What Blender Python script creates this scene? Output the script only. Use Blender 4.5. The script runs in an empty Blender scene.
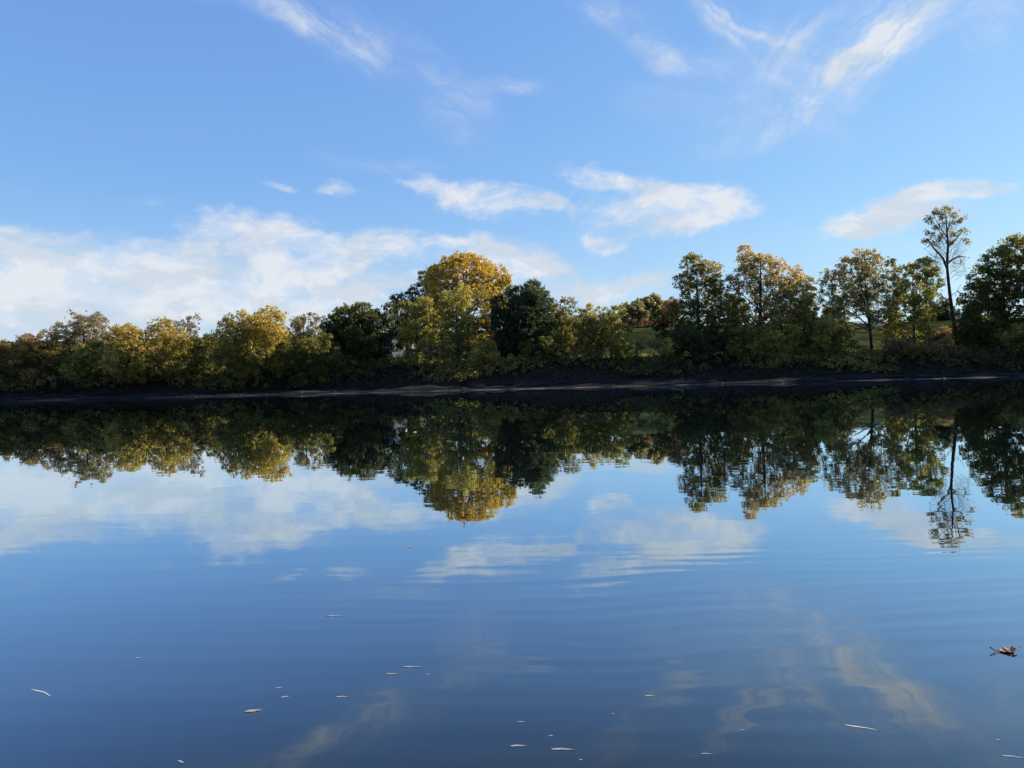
import bpy, math, random
import numpy as np
from mathutils import Vector, Matrix

R = math.radians
sc = bpy.context.scene
col = sc.collection
W, H, F = 1024, 768, 745.0

# ------------------------------------------------------------------ camera
CAM = np.array([0.0, 0.0, 1.7])
PITCH, ROLL = -R(0.57), R(1.4)
Fw = np.array([0, math.cos(PITCH), math.sin(PITCH)])
U0 = np.array([0, -math.sin(PITCH), math.cos(PITCH)])
R0 = np.array([1.0, 0, 0])
Rt = math.cos(ROLL) * R0 - math.sin(ROLL) * U0
Up = math.sin(ROLL) * R0 + math.cos(ROLL) * U0
cd = bpy.data.cameras.new('camera')
cd.sensor_width = 36.0
cd.lens = 36.0 * F / W
cd.clip_start, cd.clip_end = 0.05, 6000
cam = bpy.data.objects.new('camera', cd)
col.objects.link(cam)
cam.matrix_world = Matrix(((Rt[0], Up[0], -Fw[0], CAM[0]), (Rt[1], Up[1], -Fw[1], CAM[1]),
                           (Rt[2], Up[2], -Fw[2], CAM[2]), (0, 0, 0, 1)))
sc.camera = cam


def ray(px, py):
    return Fw + Rt * (px - W / 2) / F - Up * (py - H / 2) / F


def at(px, py, Y):
    d = ray(px, py)
    return CAM + d * (Y / d[1])


def on_water(px, py, z=0.0):
    d = ray(px, py)
    return CAM + d * ((z - CAM[2]) / d[2])


# ------------------------------------------------------------------ materials
def new_mat(name):
    m = bpy.data.materials.new(name)
    m.use_nodes = True
    nt = m.node_tree
    nt.nodes.clear()
    out = nt.nodes.new('ShaderNodeOutputMaterial')
    return m, nt, out


FLAT = None          # '2D' once the sky is being built


class NT:
    """small helper for node maths"""
    def __init__(s, nt): s.nt = nt

    def n(s, t, **kw):
        x = s.nt.nodes.new(t)
        for k, v in kw.items(): setattr(x, k, v)
        return x

    def put(s, sock, v):
        if isinstance(v, bpy.types.NodeSocket): s.nt.links.new(v, sock)
        else: sock.default_value = v

    def m(s, op, a, b=0.0, c=0.0, clamp=False):
        x = s.n('ShaderNodeMath', operation=op); x.use_clamp = clamp
        for i, v in enumerate((a, b, c)): s.put(x.inputs[i], v)
        return x.outputs[0]

    def vm(s, op, a, b=(0, 0, 0), sc_=None):
        x = s.n('ShaderNodeVectorMath', operation=op)
        s.put(x.inputs[0], a)
        if op not in ('NORMALIZE', 'LENGTH', 'SCALE'): s.put(x.inputs[1], b)
        if sc_ is not None: s.put(x.inputs['Scale'], sc_)
        return x.outputs['Value'] if op in ('LENGTH', 'DOT_PRODUCT') else x.outputs[0]

    def ss(s, v, a, b, lo=0.0, hi=1.0):
        x = s.n('ShaderNodeMapRange', interpolation_type='SMOOTHSTEP')
        s.put(x.inputs['Value'], v)
        for k, q in (('From Min', a), ('From Max', b), ('To Min', lo), ('To Max', hi)): s.put(x.inputs[k], q)
        return x.outputs['Result']

    def noise(s, vec, scale, detail=4, rough=.5, dist=0.0, dim='3D'):
        x = s.n('ShaderNodeTexNoise'); x.noise_dimensions = FLAT or dim
        if vec is not None: s.put(x.inputs['Vector'], vec)
        for k, q in (('Scale', scale), ('Detail', detail), ('Roughness', rough), ('Distortion', dist)):
            x.inputs[k].default_value = q
        return x

    def mix(s, f, a, b):
        x = s.n('ShaderNodeMix', data_type='RGBA')
        s.put(x.inputs[0], f); s.put(x.inputs[6], a); s.put(x.inputs[7], b)
        return x.outputs[2]

    def mapping(s, vec, loc=(0, 0, 0), rot=(0, 0, 0), scale=(1, 1, 1), vt='POINT'):
        x = s.n('ShaderNodeMapping', vector_type=vt)
        s.put(x.inputs[0], vec)
        x.inputs[1].default_value = loc; x.inputs[2].default_value = rot; x.inputs[3].default_value = scale
        return x.outputs[0]


def leaf_material():
    m, nt, out = new_mat('leaf')
    h = NT(nt)
    a = h.n('ShaderNodeAttribute', attribute_name='tint')
    p = h.n('ShaderNodeBsdfPrincipled')
    p.inputs['Roughness'].default_value = .65
    p.inputs['Specular IOR Level'].default_value = .16
    h.put(p.inputs['Base Color'], a.outputs['Color'])
    t = h.n('ShaderNodeBsdfTranslucent')
    tc = h.vm('MULTIPLY', a.outputs['Color'], (1.45, 1.52, .95))
    h.put(t.inputs['Color'], tc)
    mx = h.n('ShaderNodeMixShader'); mx.inputs[0].default_value = .55
    nt.links.new(p.outputs[0], mx.inputs[1]); nt.links.new(t.outputs[0], mx.inputs[2])
    nt.links.new(mx.outputs[0], out.inputs[0])
    return m


def plain(name, c1, c2, scale=3.0, rough=.85, stretch=(1, 1, 1), bump=0.0, spec=.3, coord='Object'):
    m, nt, out = new_mat(name)
    h = NT(nt)
    tc = h.n('ShaderNodeTexCoord')
    v = h.mapping(tc.outputs[coord], scale=stretch)
    ns = h.noise(v, scale, 6, .6)
    f = h.ss(ns.outputs['Fac'], .35, .65)
    p = h.n('ShaderNodeBsdfPrincipled')
    h.put(p.inputs['Base Color'], h.mix(f, c1 + (1,), c2 + (1,)))
    p.inputs['Roughness'].default_value = rough
    p.inputs['Specular IOR Level'].default_value = spec
    if bump:
        b = h.n('ShaderNodeBump'); b.inputs['Strength'].default_value = bump
        b.inputs['Distance'].default_value = .05
        nt.links.new(ns.outputs['Fac'], b.inputs['Height']); nt.links.new(b.outputs[0], p.inputs['Normal'])
    nt.links.new(p.outputs[0], out.inputs[0])
    return m


LEAF = leaf_material()
BARK = plain('bark', (.035, .028, .022), (.075, .063, .052), 2.5, stretch=(1, 1, .25), bump=.4)
BARK_DARK = plain('dark_bark', (.014, .012, .010), (.032, .027, .022), 2.5, stretch=(1, 1, .25), bump=.4)


def terrain_material():
    m, nt, out = new_mat('ground')
    h = NT(nt)
    g = h.n('ShaderNodeNewGeometry')
    sep = h.n('ShaderNodeSeparateXYZ'); nt.links.new(g.outputs['Position'], sep.inputs[0])
    z, y = sep.outputs['Z'], sep.outputs['Y']
    p = g.outputs['Position']
    big = h.noise(h.mapping(p, scale=(.25, 1, 1)), .35, 5, .6).outputs['Fac']
    fine = h.noise(p, 2.2, 6, .65).outputs['Fac']
    streak = h.noise(h.mapping(p, scale=(.05, .9, 3)), 1.0, 5, .6).outputs['Fac']
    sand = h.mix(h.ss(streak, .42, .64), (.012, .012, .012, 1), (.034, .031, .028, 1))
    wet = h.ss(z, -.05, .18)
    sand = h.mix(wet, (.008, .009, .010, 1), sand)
    soil = h.mix(h.ss(fine, .35, .65), (.014, .012, .009, 1), (.036, .028, .019, 1))
    grass = h.mix(h.ss(fine, .35, .65), (.014, .022, .009, 1), (.032, .040, .015, 1))
    dry = h.mix(h.ss(fine, .3, .7), (.075, .072, .032, 1), (.045, .052, .020, 1))
    grass = h.mix(h.ss(big, .45, .62), grass, dry)
    zz = h.m('ADD', z, h.m('MULTIPLY', h.m('SUBTRACT', big, .5), 1.2))
    c = h.mix(h.ss(zz, .75, 1.15), sand, soil)
    c = h.mix(h.ss(zz, 3.7, 4.5), c, grass)
    b = h.n('ShaderNodeBsdfPrincipled')
    h.put(b.inputs['Base Color'], c)
    b.inputs['Roughness'].default_value = 1.0; b.inputs['Specular IOR Level'].default_value = 0.0
    bp = h.n('ShaderNodeBump'); bp.inputs['Strength'].default_value = .6; bp.inputs['Distance'].default_value = .12
    nt.links.new(fine, bp.inputs['Height']); nt.links.new(bp.outputs[0], b.inputs['Normal'])
    nt.links.new(b.outputs[0], out.inputs[0])
    return m


def water_material():
    m, nt, out = new_mat('river_water')
    h = NT(nt)
    g = h.n('ShaderNodeNewGeometry')
    p = g.outputs['Position']
    sep = h.n('ShaderNodeSeparateXYZ'); nt.links.new(p, sep.inputs[0])

    def slopes(scale, vec, amp, detail=2):
        c = h.noise(vec, scale, detail, .5).outputs['Color']
        return h.vm('MULTIPLY', h.vm('SUBTRACT', c, (.5, .5, .5)), (amp * .5, amp, 0))
    patch = h.ss(h.noise(h.mapping(p, scale=(.05, .12, 1)), 1.0, 3, .55).outputs['Fac'], .38, .66, .45, 1.5)
    a = slopes(.45, h.mapping(p, scale=(.5, 1.6, 1)), .0017)
    nearf = h.ss(sep.outputs['Y'], 5.0, 30.0, 1.5, .35)
    b = slopes(3.2, h.mapping(p, scale=(.45, 1.5, 1)), .0060)
    cc = slopes(14, h.mapping(p, scale=(.6, 1.4, 1)), .0025, 1)
    tot = h.vm('ADD', a, h.vm('SCALE', h.vm('ADD', b, cc), sc_=h.m('MULTIPLY', patch, nearf)))
    # low swell rings running towards the near right of the picture
    yy = h.m('ADD', sep.outputs['Y'], h.m('MULTIPLY', h.noise(h.mapping(p, scale=(.3, .3, 1)), 1.0, 2).outputs['Fac'], 1.1))
    env = h.vm('LENGTH', h.mapping(p, loc=(2.2, 5.2, 0), scale=(6.5, 3.0, 50), vt='TEXTURE'))
    env = h.ss(env, .15, 1.15, 1.0, 0.0)
    jit = h.ss(h.noise(h.mapping(p, scale=(.7, 4.0, 1)), 1.0, 2).outputs['Fac'], .3, .65)
    w1 = h.m('MULTIPLY', h.m('SINE', h.m('MULTIPLY', yy, 26.0)), h.m('MULTIPLY', env, jit))
    w2 = h.m('MULTIPLY', h.m('SINE', h.m('MULTIPLY', yy, 11.0)), env)
    w3 = h.m('SUBTRACT', h.noise(h.mapping(p, scale=(.35, 3.2, 1)), 1.0, 3, .6).outputs['Fac'], .5)
    w3 = h.m('MULTIPLY', w3, h.ss(sep.outputs['Y'], 4.0, 22.0, .017, .0009))
    ws = h.m('ADD', w3, h.m('ADD', h.m('MULTIPLY', w1, .009), h.m('MULTIPLY', w2, .003)))
    cx = h.n('ShaderNodeCombineXYZ'); nt.links.new(ws, cx.inputs[1]); cx.inputs[2].default_value = 1.0
    nrm = h.vm('NORMALIZE', h.vm('ADD', tot, cx.outputs[0]))
    # a body of faintly turbid water under a clear mirror
    murk = h.noise(h.mapping(p, scale=(.12, .3, 1)), 1.0, 4, .6).outputs['Fac']
    d = h.n('ShaderNodeBsdfDiffuse')
    h.put(d.inputs['Color'], h.mix(h.ss(murk, .35, .68), (.006, .009, .010, 1), (.014, .015, .010, 1)))
    gl = h.n('ShaderNodeBsdfGlossy'); gl.inputs['Roughness'].default_value = 0.0
    gl.inputs['Color'].default_value = (.80, .92, 1, 1)
    fr = h.n('ShaderNodeLayerWeight'); fr.inputs['Blend'].default_value = .5
    h.put(gl.inputs['Normal'], nrm); h.put(fr.inputs['Normal'], nrm)
    mx = h.n('ShaderNodeMixShader')
    nt.links.new(h.ss(fr.outputs['Facing'], .375, 1.05), mx.inputs[0]); nt.links.new(d.outputs[0], mx.inputs[1]); nt.links.new(gl.outputs[0], mx.inputs[2])
    nt.links.new(mx.outputs[0], out.inputs[0])
    return m


# ------------------------------------------------------------------ mesh helpers
def mesh_np(name, verts, faces_n, nside, mat, tint=None, smooth=False):
    """verts (N,3), faces_n (M,nside) index array -> object"""
    me = bpy.data.meshes.new(name)
    me.vertices.add(len(verts)); me.vertices.foreach_set('co', np.asarray(verts, np.float32).ravel())
    M = len(faces_n)
    me.loops.add(M * nside); me.polygons.add(M)
    me.loops.foreach_set('vertex_index', np.asarray(faces_n, np.int32).ravel())
    me.polygons.foreach_set('loop_start', np.arange(M, dtype=np.int32) * nside)
    me.update(calc_edges=True)
    if smooth: me.polygons.foreach_set('use_smooth', np.ones(M, bool))
    if tint is not None:
        at_ = me.attributes.new('tint', 'FLOAT_COLOR', 'FACE')
        c4 = np.ones((M, 4), np.float32); c4[:, :3] = tint
        at_.data.foreach_set('color', c4.ravel())
    me.materials.append(mat)
    me.validate()
    o = bpy.data.objects.new(name, me)
    col.objects.link(o)
    return o


def tag(o, label, cat, group=None):
    o['label'] = label; o['category'] = cat
    if group: o['group'] = group
    return o


def struct(o, kind='structure'):
    o['kind'] = kind
    return o


def empty(name, loc):
    o = bpy.data.objects.new(name, None)
    o.location = [float(v) for v in loc]; col.objects.link(o); return o


def tube(path, rad, k=6):
    """tapered tube along path -> verts, quads"""
    P = np.asarray(path, float); n = len(P)
    T = np.gradient(P, axis=0); T /= np.linalg.norm(T, axis=1)[:, None] + 1e-9
    a = np.array([0.31, 0.95, 0.05]); 
    A = np.cross(T, a); A /= np.linalg.norm(A, axis=1)[:, None] + 1e-9
    B = np.cross(T, A)
    th = np.linspace(0, 2 * np.pi, k, endpoint=False)
    r = np.asarray(rad)[:, None, None]
    V = P[:, None, :] + r * (np.cos(th)[None, :, None] * A[:, None, :] + np.sin(th)[None, :, None] * B[:, None, :])
    i = np.arange(n - 1)[:, None] * k; j = np.arange(k)[None, :]; j2 = (j + 1) % k
    Q = np.stack([i + j, i + j2, i + k + j2, i + k + j], -1).reshape(-1, 4)
    return V.reshape(-1, 3), Q


class Tubes:
    def __init__(s): s.v, s.q, s.n = [], [], 0

    def add(s, path, rad, k=6):
        v, q = tube(path, rad, k); s.v.append(v); s.q.append(q + s.n); s.n += len(v)

    def build(s, name, mat, off=(0, 0, 0)):
        return mesh_np(name, np.concatenate(s.v) - np.asarray(off), np.concatenate(s.q), 4, mat, smooth=True)


def leaf_quads(rng, P, Nrm, size):
    """one slightly elongated rhombic leaf spray per point"""
    n = len(P)
    a = rng.normal(size=(n, 3)); A = np.cross(Nrm, a); A /= np.linalg.norm(A, axis=1)[:, None] + 1e-9
    B = np.cross(Nrm, A)
    s = size[:, None]
    k1 = rng.uniform(.45, .8, (n, 1)); sh = rng.uniform(-.35, .35, (n, 1))
    V = np.stack([P - A * s * .5, P + B * s * .5 * k1 + A * s * sh * .5, P + A * s * .5, P - B * s * .5 * k1 - A * s * sh * .3], 1)
    return V.reshape(-1, 3), np.arange(n * 4).reshape(n, 4)


def sph(rng, n):
    d = rng.normal(size=(n, 3)); return d / np.linalg.norm(d, axis=1)[:, None]


def pal_mix(pal, t):
    pal = np.asarray(pal, float) * np.array([1.36, 1.24, 1.36]); t = np.clip(t, 0, .9999) * (len(pal) - 1)
    i = t.astype(int); f = (t - i)[:, None]
    return pal[i] * (1 - f) + pal[np.minimum(i + 1, len(pal) - 1)] * f


def clumps_to_leaves(rng, C, cr, pal, ct, dens, leaf, flat=.75):
    cnt = np.maximum(4, (dens * cr ** 2 * rng.uniform(.7, 1.3, len(cr)))).astype(int)
    idx = np.repeat(np.arange(len(C)), cnt)
    n = len(idx)
    d = sph(rng, n)
    rad = rng.uniform(.25, 1.0, n) ** .6
    off = d * rad[:, None]; off[:, 2] *= flat
    P = C[idx] + off * cr[idx][:, None]
    Nr = d * .8 + rng.normal(size=(n, 3)) * .55 + np.array([0, 0, .25])
    Nr /= np.linalg.norm(Nr, axis=1)[:, None]
    size = leaf * rng.uniform(.6, 1.35, n)
    V, Q = leaf_quads(rng, P, Nr, size)
    t = ct[idx] + rng.normal(0, .13, n)
    colr = pal_mix(pal, t) * rng.uniform(.75, 1.25, n)[:, None]
    return V, Q, colr


# autumn palettes, linear base colours, from greenest to most turned
PAL = {
    'gold':   [(.070, .080, .022), (.135, .130, .040), (.255, .210, .054), (.355, .265, .070)],
    'crest':  [(.080, .085, .026), (.235, .195, .042), (.385, .285, .054), (.310, .180, .050)],
    'rust':   [(.075, .075, .026), (.140, .115, .038), (.240, .165, .052), (.320, .200, .070)],
    'pink':   [(.085, .090, .030), (.180, .155, .048), (.280, .215, .095), (.370, .265, .150)],
    'olive':  [(.050, .062, .020), (.092, .096, .028), (.155, .140, .038), (.250, .205, .055)],
    'lime':   [(.060, .078, .024), (.115, .128, .034), (.200, .190, .050), (.290, .255, .070)],
    'grey':   [(.080, .085, .045), (.145, .132, .070), (.220, .185, .100), (.280, .225, .125)],
    'dark':   [(.024, .036, .014), (.036, .050, .019), (.058, .070, .026), (.105, .105, .036)],
    'spruce': [(.026, .040, .022), (.040, .056, .030), (.062, .076, .040), (.095, .105, .052)],
    'pale':   [(.095, .105, .050), (.160, .155, .075), (.260, .225, .110), (.360, .275, .140)],
    'red':    [(.045, .035, .020), (.080, .040, .026), (.130, .050, .035), (.180, .085, .050)],
    'brown':  [(.055, .048, .026), (.100, .078, .040), (.160, .115, .058), (.220, .160, .080)],
}


def ground_z(x, y):
    x = np.asarray(x, float); y = np.asarray(y, float)
    wob = 1.0 * np.sin(x * .043 + 1.0) + .6 * np.sin(x * .11 + 2.1) + .25 * np.sin(x * .31)
    yb = y + wob * np.clip((y - 100) / 6, 0, 1)        # the shoreline itself stays nearly straight
    yb = yb + .35 * np.sin(x * .09) * np.clip((104 - np.abs(y - 100)) / 104, 0, 1)
    z = np.interp(yb, [-400, -60, -12, -2, 1.2, 2.6, 8, 40, 85, 98, 100, 101.5, 104, 107.5, 110, 113, 116, 128, 142, 168, 172, 176, 200, 1200, 3000],
                  [9, 8, 4, .75, .05, -.25, -1.0, -3.5, -3, -.25, 0, .13, .32, .75, 1.9, 3.5, 4.1, 4.5, 5.2, 11.9, 12.1, 12.0, 9, 10, 14])
    amp = np.clip((yb - 100.6) / 5, 0, 1) * np.clip((600 - y) / 300, 0.0, 1)
    z = z + amp * (.10 * np.sin(x * .37 + y * .9) + .12 * np.sin(x * .83 + y * .31 + 1) * np.sin(y * .7 + x * .05) + .07 * np.sin(x * 1.9 + 2 * np.sin(y)))
    return z


def make_tree(name, label, cx, top, bot, hw, Y, pal, kind='round', seed=0, dens=150, leaf=.255, clump=.45, fill=1.0,
              t0=.45, tvar=.16, tgrad=.15, trunk_r=None, bark=None, lean=0.0, flat=1.0, group=None, cat='tree', limbs=True, lobes=None,
              lobe_r=(.36, .50), nl=None):
    rng = np.random.default_rng(seed * 7 + 13)
    if 110 < Y < 126: Y -= 9.0 if cx < 335 else 5.0      # crowns overhang the bank
    s = Y / F
    C0 = at(cx, (top + bot) / 2, Y)
    if lobes is None: hw = hw * 1.08
    rx, rz = hw * s, (bot - top) / 2 * s
    ry = min(rx, 6.5) * .9
    base = np.array([C0[0] + lean, Y, float(ground_z(C0[0] + lean, Y)) - .15])
    Ls = []
    if lobes is None:
        n = nl or int(np.clip(9 + (rx * rz) / 4.0, 10, 26))
        for k in range(n):
            zz = 1 - 2 * (k + .5) / n
            th = k * 2.39996 + rng.uniform(-.5, .5)
            rr = math.sqrt(max(0, 1 - zz * zz))
            lr = rng.uniform(*lobe_r) * min(rx, rz) * (1.0 if kind != 'cone' else (1.05 - .5 * (zz + 1) / 2))
            w = 1.0
            if kind == 'cone': w = 1.08 - .50 * (zz + 1) / 2
            if kind == 'vase': w = .62 + .38 * (zz + 1) / 2
            c = np.array([rr ** .6 * math.cos(th) * max(rx * w - lr * .6, .1), rr * math.sin(th) * max(ry * w - lr * .8, .1), zz * max(rz - lr * .75, .1)])
            c *= np.array([1, 1, 1]) * rng.uniform(.93, 1.03)
            Ls.append((C0 + c, lr * rng.uniform(.9, 1.15), lr, lr * rng.uniform(.75, .95)))
        if min(rx, rz) > 1.6:
            Ls.append((C0.copy(), rx * .55, ry * .5, rz * .6))
    else:
        for (lx, ly, lw, lh, dy) in lobes:
            c = at(lx, ly, Y + dy); Ls.append((c, lw * s, min(lw * s, 5) * .9, lh * s))
    CC, CR, CT = [], [], []
    lt = rng.normal(0, tvar * .8, len(Ls))
    for li, (c, a, b, d_) in enumerate(Ls):
        area = 4 * math.pi * ((a * b + a * d_ + b * d_) / 3)
        n = max(5, int(area / (math.pi * clump ** 2) * (1.7 if fill >= .8 else 1.25) * fill))
        d = sph(rng, n)
        fr = rng.uniform(.45, 1.06, n) ** .7
        spr = (rng.uniform(size=n) < .07) & (d[:, 2] > -.4); fr = np.where(spr, rng.uniform(1.0, 1.18, n), fr)
        # hold back the low underside a little: leaves sit on the tops of limbs
        keep = rng.uniform(size=n) < np.where(d[:, 2] < -.3, .75, 1.0)
        keep &= ~((d[:, 1] > .35) & (rng.uniform(size=n) < .35))
        d, fr = d[keep], fr[keep]; n = len(d)
        CC.append(c + d * fr[:, None] * np.array([a, b, d_]))
        CR.append(clump * rng.uniform(.35, 1.25, n) ** 1.2 * 1.12 * (1.2 - .42 * fr))
        CT.append(np.full(n, lt[li]) + rng.normal(0, tvar, n))
    CC, CR, CT = map(np.concatenate, (CC, CR, CT))
    ok = CC[:, 2] > ground_z(CC[:, 0], CC[:, 1]) + .2
    CC, CR, CT = CC[ok], CR[ok], CT[ok]
    ct = t0 + CT + tgrad * (CC[:, 2] - C0[2]) / rz
    V, Q, colr = clumps_to_leaves(rng, CC, CR, PAL[pal], ct, dens, leaf)
    root = empty(name, base)
    tag(root, label, cat, group)
    cr = mesh_np('crown', V - base, Q, 4, LEAF, colr); cr.parent = root
    # trunk and limbs
    T = Tubes()
    topz = C0[2] + rz * .75
    Ht = topz - base[2]
    tr = trunk_r or (.05 + .019 * Ht)
    N = 9
    tt = np.linspace(0, 1, N)
    ax = base + np.stack([-lean * tt + rng.normal(0, .10, N).cumsum() * .35, rng.normal(0, .1, N).cumsum() * .3, Ht * tt], 1)
    ax[0] = base
    T.add(ax, tr * (1 - .88 * tt) * np.where(tt == 0, 1.35, 1), 8)
    for (c, a, b, d_) in Ls[:14]:
        f = np.clip((c[2] - base[2]) / Ht * rng.uniform(.45, .75), .08, .9)
        s0 = np.array([np.interp(f, tt, ax[:, k]) for k in range(3)])
        mid = (s0 + c) / 2 + np.array([0, 0, .08 * np.linalg.norm(c - s0)]) + rng.normal(0, .2, 3)
        end = c + (c - s0) * .15
        r0 = tr * (1 - .88 * f) * .5
        q1 = (s0 + mid) / 2 + rng.normal(0, .12, 3); q2 = (mid + end) / 2 + rng.normal(0, .15, 3)
        T.add([s0, q1, mid, q2, end], np.array([1, .82, .65, .45, .2]) * r0, 5)
    if limbs:
        k = min(len(CC), 160 if fill < .8 else 60)
        ends = np.array([l[0] for l in Ls])
        for i in rng.choice(len(CC), k, replace=False):
            p = CC[i]; j = np.argmin(np.linalg.norm(ends - p, axis=1)); s0 = ends[j]
            mid = (s0 + p) / 2 + rng.normal(0, .15, 3)
            T.add([s0, mid, p], [tr * .10, tr * .07, .012], 3)
    t = T.build('trunk', bark or BARK, base); t.parent = root
    return root


# ------------------------------------------------------------------ terrain, water
def grid_obj(name, xs, ys, zf, mat):
    X, Yy = np.meshgrid(xs, ys)
    Z = zf(X, Yy)
    V = np.stack([X, Yy, Z], -1).reshape(-1, 3)
    nx, ny = len(xs), len(ys)
    i = np.arange(ny - 1)[:, None] * nx; j = np.arange(nx - 1)[None, :]
    Q = np.stack([i + j, i + j + 1, i + nx + j + 1, i + nx + j], -1).reshape(-1, 4)
    return mesh_np(name, V, Q, 4, mat, smooth=True)


xs = np.concatenate([np.linspace(-3000, -220, 24), np.arange(-200, 200.1, .8), np.linspace(220, 3000, 24)])
ys = np.concatenate([np.linspace(-400, -20, 18), np.arange(-15, 6, .6), np.linspace(8, 94, 14), np.arange(96, 118, .35),
                     np.arange(118, 185, 1.0), np.linspace(190, 3000, 40)])
struct(grid_obj('ground', xs, ys, ground_z, terrain_material()))
WATER = water_material()
w = mesh_np('river_water', [(-3000, -30, 0), (3000, -30, 0), (3000, 103.5, 0), (-3000, 103.5, 0)], [[0, 1, 2, 3]], 4, WATER)
struct(w)

# levee crest track
px_ = np.arange(-200, 200.1, 2.0)
V = []
for x in px_:
    for dy in (-1.6, -.8, 0, .8, 1.6):
        V.append((x, 171 + dy + .6 * math.sin(x * .03), 12.34 - .03 * abs(dy)))
V = np.array(V); n = len(px_)
i = np.arange(n - 1)[:, None] * 5; j = np.arange(4)[None, :]
Q = np.stack([i + j, i + 5 + j, i + 6 + j, i + 1 + j], -1).reshape(-1, 4)
struct(mesh_np('path', V, Q, 4, plain('gravel', (.30, .27, .22), (.42, .39, .33), 2.0), smooth=True))

# thin waterline of pale wet sand and foam, a low ridge lapped by the river
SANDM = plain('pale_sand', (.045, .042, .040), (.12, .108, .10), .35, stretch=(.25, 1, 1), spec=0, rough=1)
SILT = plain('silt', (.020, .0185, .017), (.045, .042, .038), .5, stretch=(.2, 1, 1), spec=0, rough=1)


def sandbar(name, x0, x1, y, wd, ht, mat, seed):
    rng = np.random.default_rng(seed)
    n = max(12, int((x1 - x0) / .5)); X = np.linspace(x0, x1, n)
    pr = np.sin(np.linspace(0, np.pi, n)) ** .35
    wv = 1 + .35 * np.sin(X * .9 + seed) + .2 * np.sin(X * 2.3)
    V = []
    for k, a in enumerate((-1, -.55, 0, .5, 1)):
        hh = (0, .75, 1, .55, 0)[k]
        yy = y + a * wd * pr * wv * .32 + .3 * np.sin(X * .12 + seed) + .12 * np.sin(X * .7)
        zg = np.maximum(ground_z(X, yy), -.04)
        V.append(np.stack([X, yy, zg - .02 + hh * ht * pr * wv], 1))
    V = np.stack(V, 1).reshape(-1, 3)
    i = np.arange(n - 1)[:, None] * 5; j = np.arange(4)[None, :]
    Q = np.stack([i + j, i + 5 + j, i + 6 + j, i + 1 + j], -1).reshape(-1, 4)
    return V, Q


def bars(name, specs, mat):
    VV, QQ, k = [], [], 0
    for i, sp in enumerate(specs):
        v, q = sandbar(name, *sp, mat, i + 3); VV.append(v); QQ.append(q + k); k += len(v)
    return mesh_np(name, np.concatenate(VV), np.concatenate(QQ), 4, mat, smooth=True)


def X_(px, Y=101): return float(at(px, 385, Y)[0])


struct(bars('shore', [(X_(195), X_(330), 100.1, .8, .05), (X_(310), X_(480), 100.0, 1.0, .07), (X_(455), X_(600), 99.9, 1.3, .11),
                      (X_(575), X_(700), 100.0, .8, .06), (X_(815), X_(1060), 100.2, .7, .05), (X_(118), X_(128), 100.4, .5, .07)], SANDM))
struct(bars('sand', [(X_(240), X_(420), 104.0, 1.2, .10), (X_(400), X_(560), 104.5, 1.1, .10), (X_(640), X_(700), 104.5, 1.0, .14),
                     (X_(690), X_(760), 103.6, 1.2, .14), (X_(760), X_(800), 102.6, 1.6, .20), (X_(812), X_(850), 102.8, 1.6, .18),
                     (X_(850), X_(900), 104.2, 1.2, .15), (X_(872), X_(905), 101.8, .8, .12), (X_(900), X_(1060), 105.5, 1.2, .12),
                     (X_(-30), X_(110), 104.6, 1.0, .09)], SILT))

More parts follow.
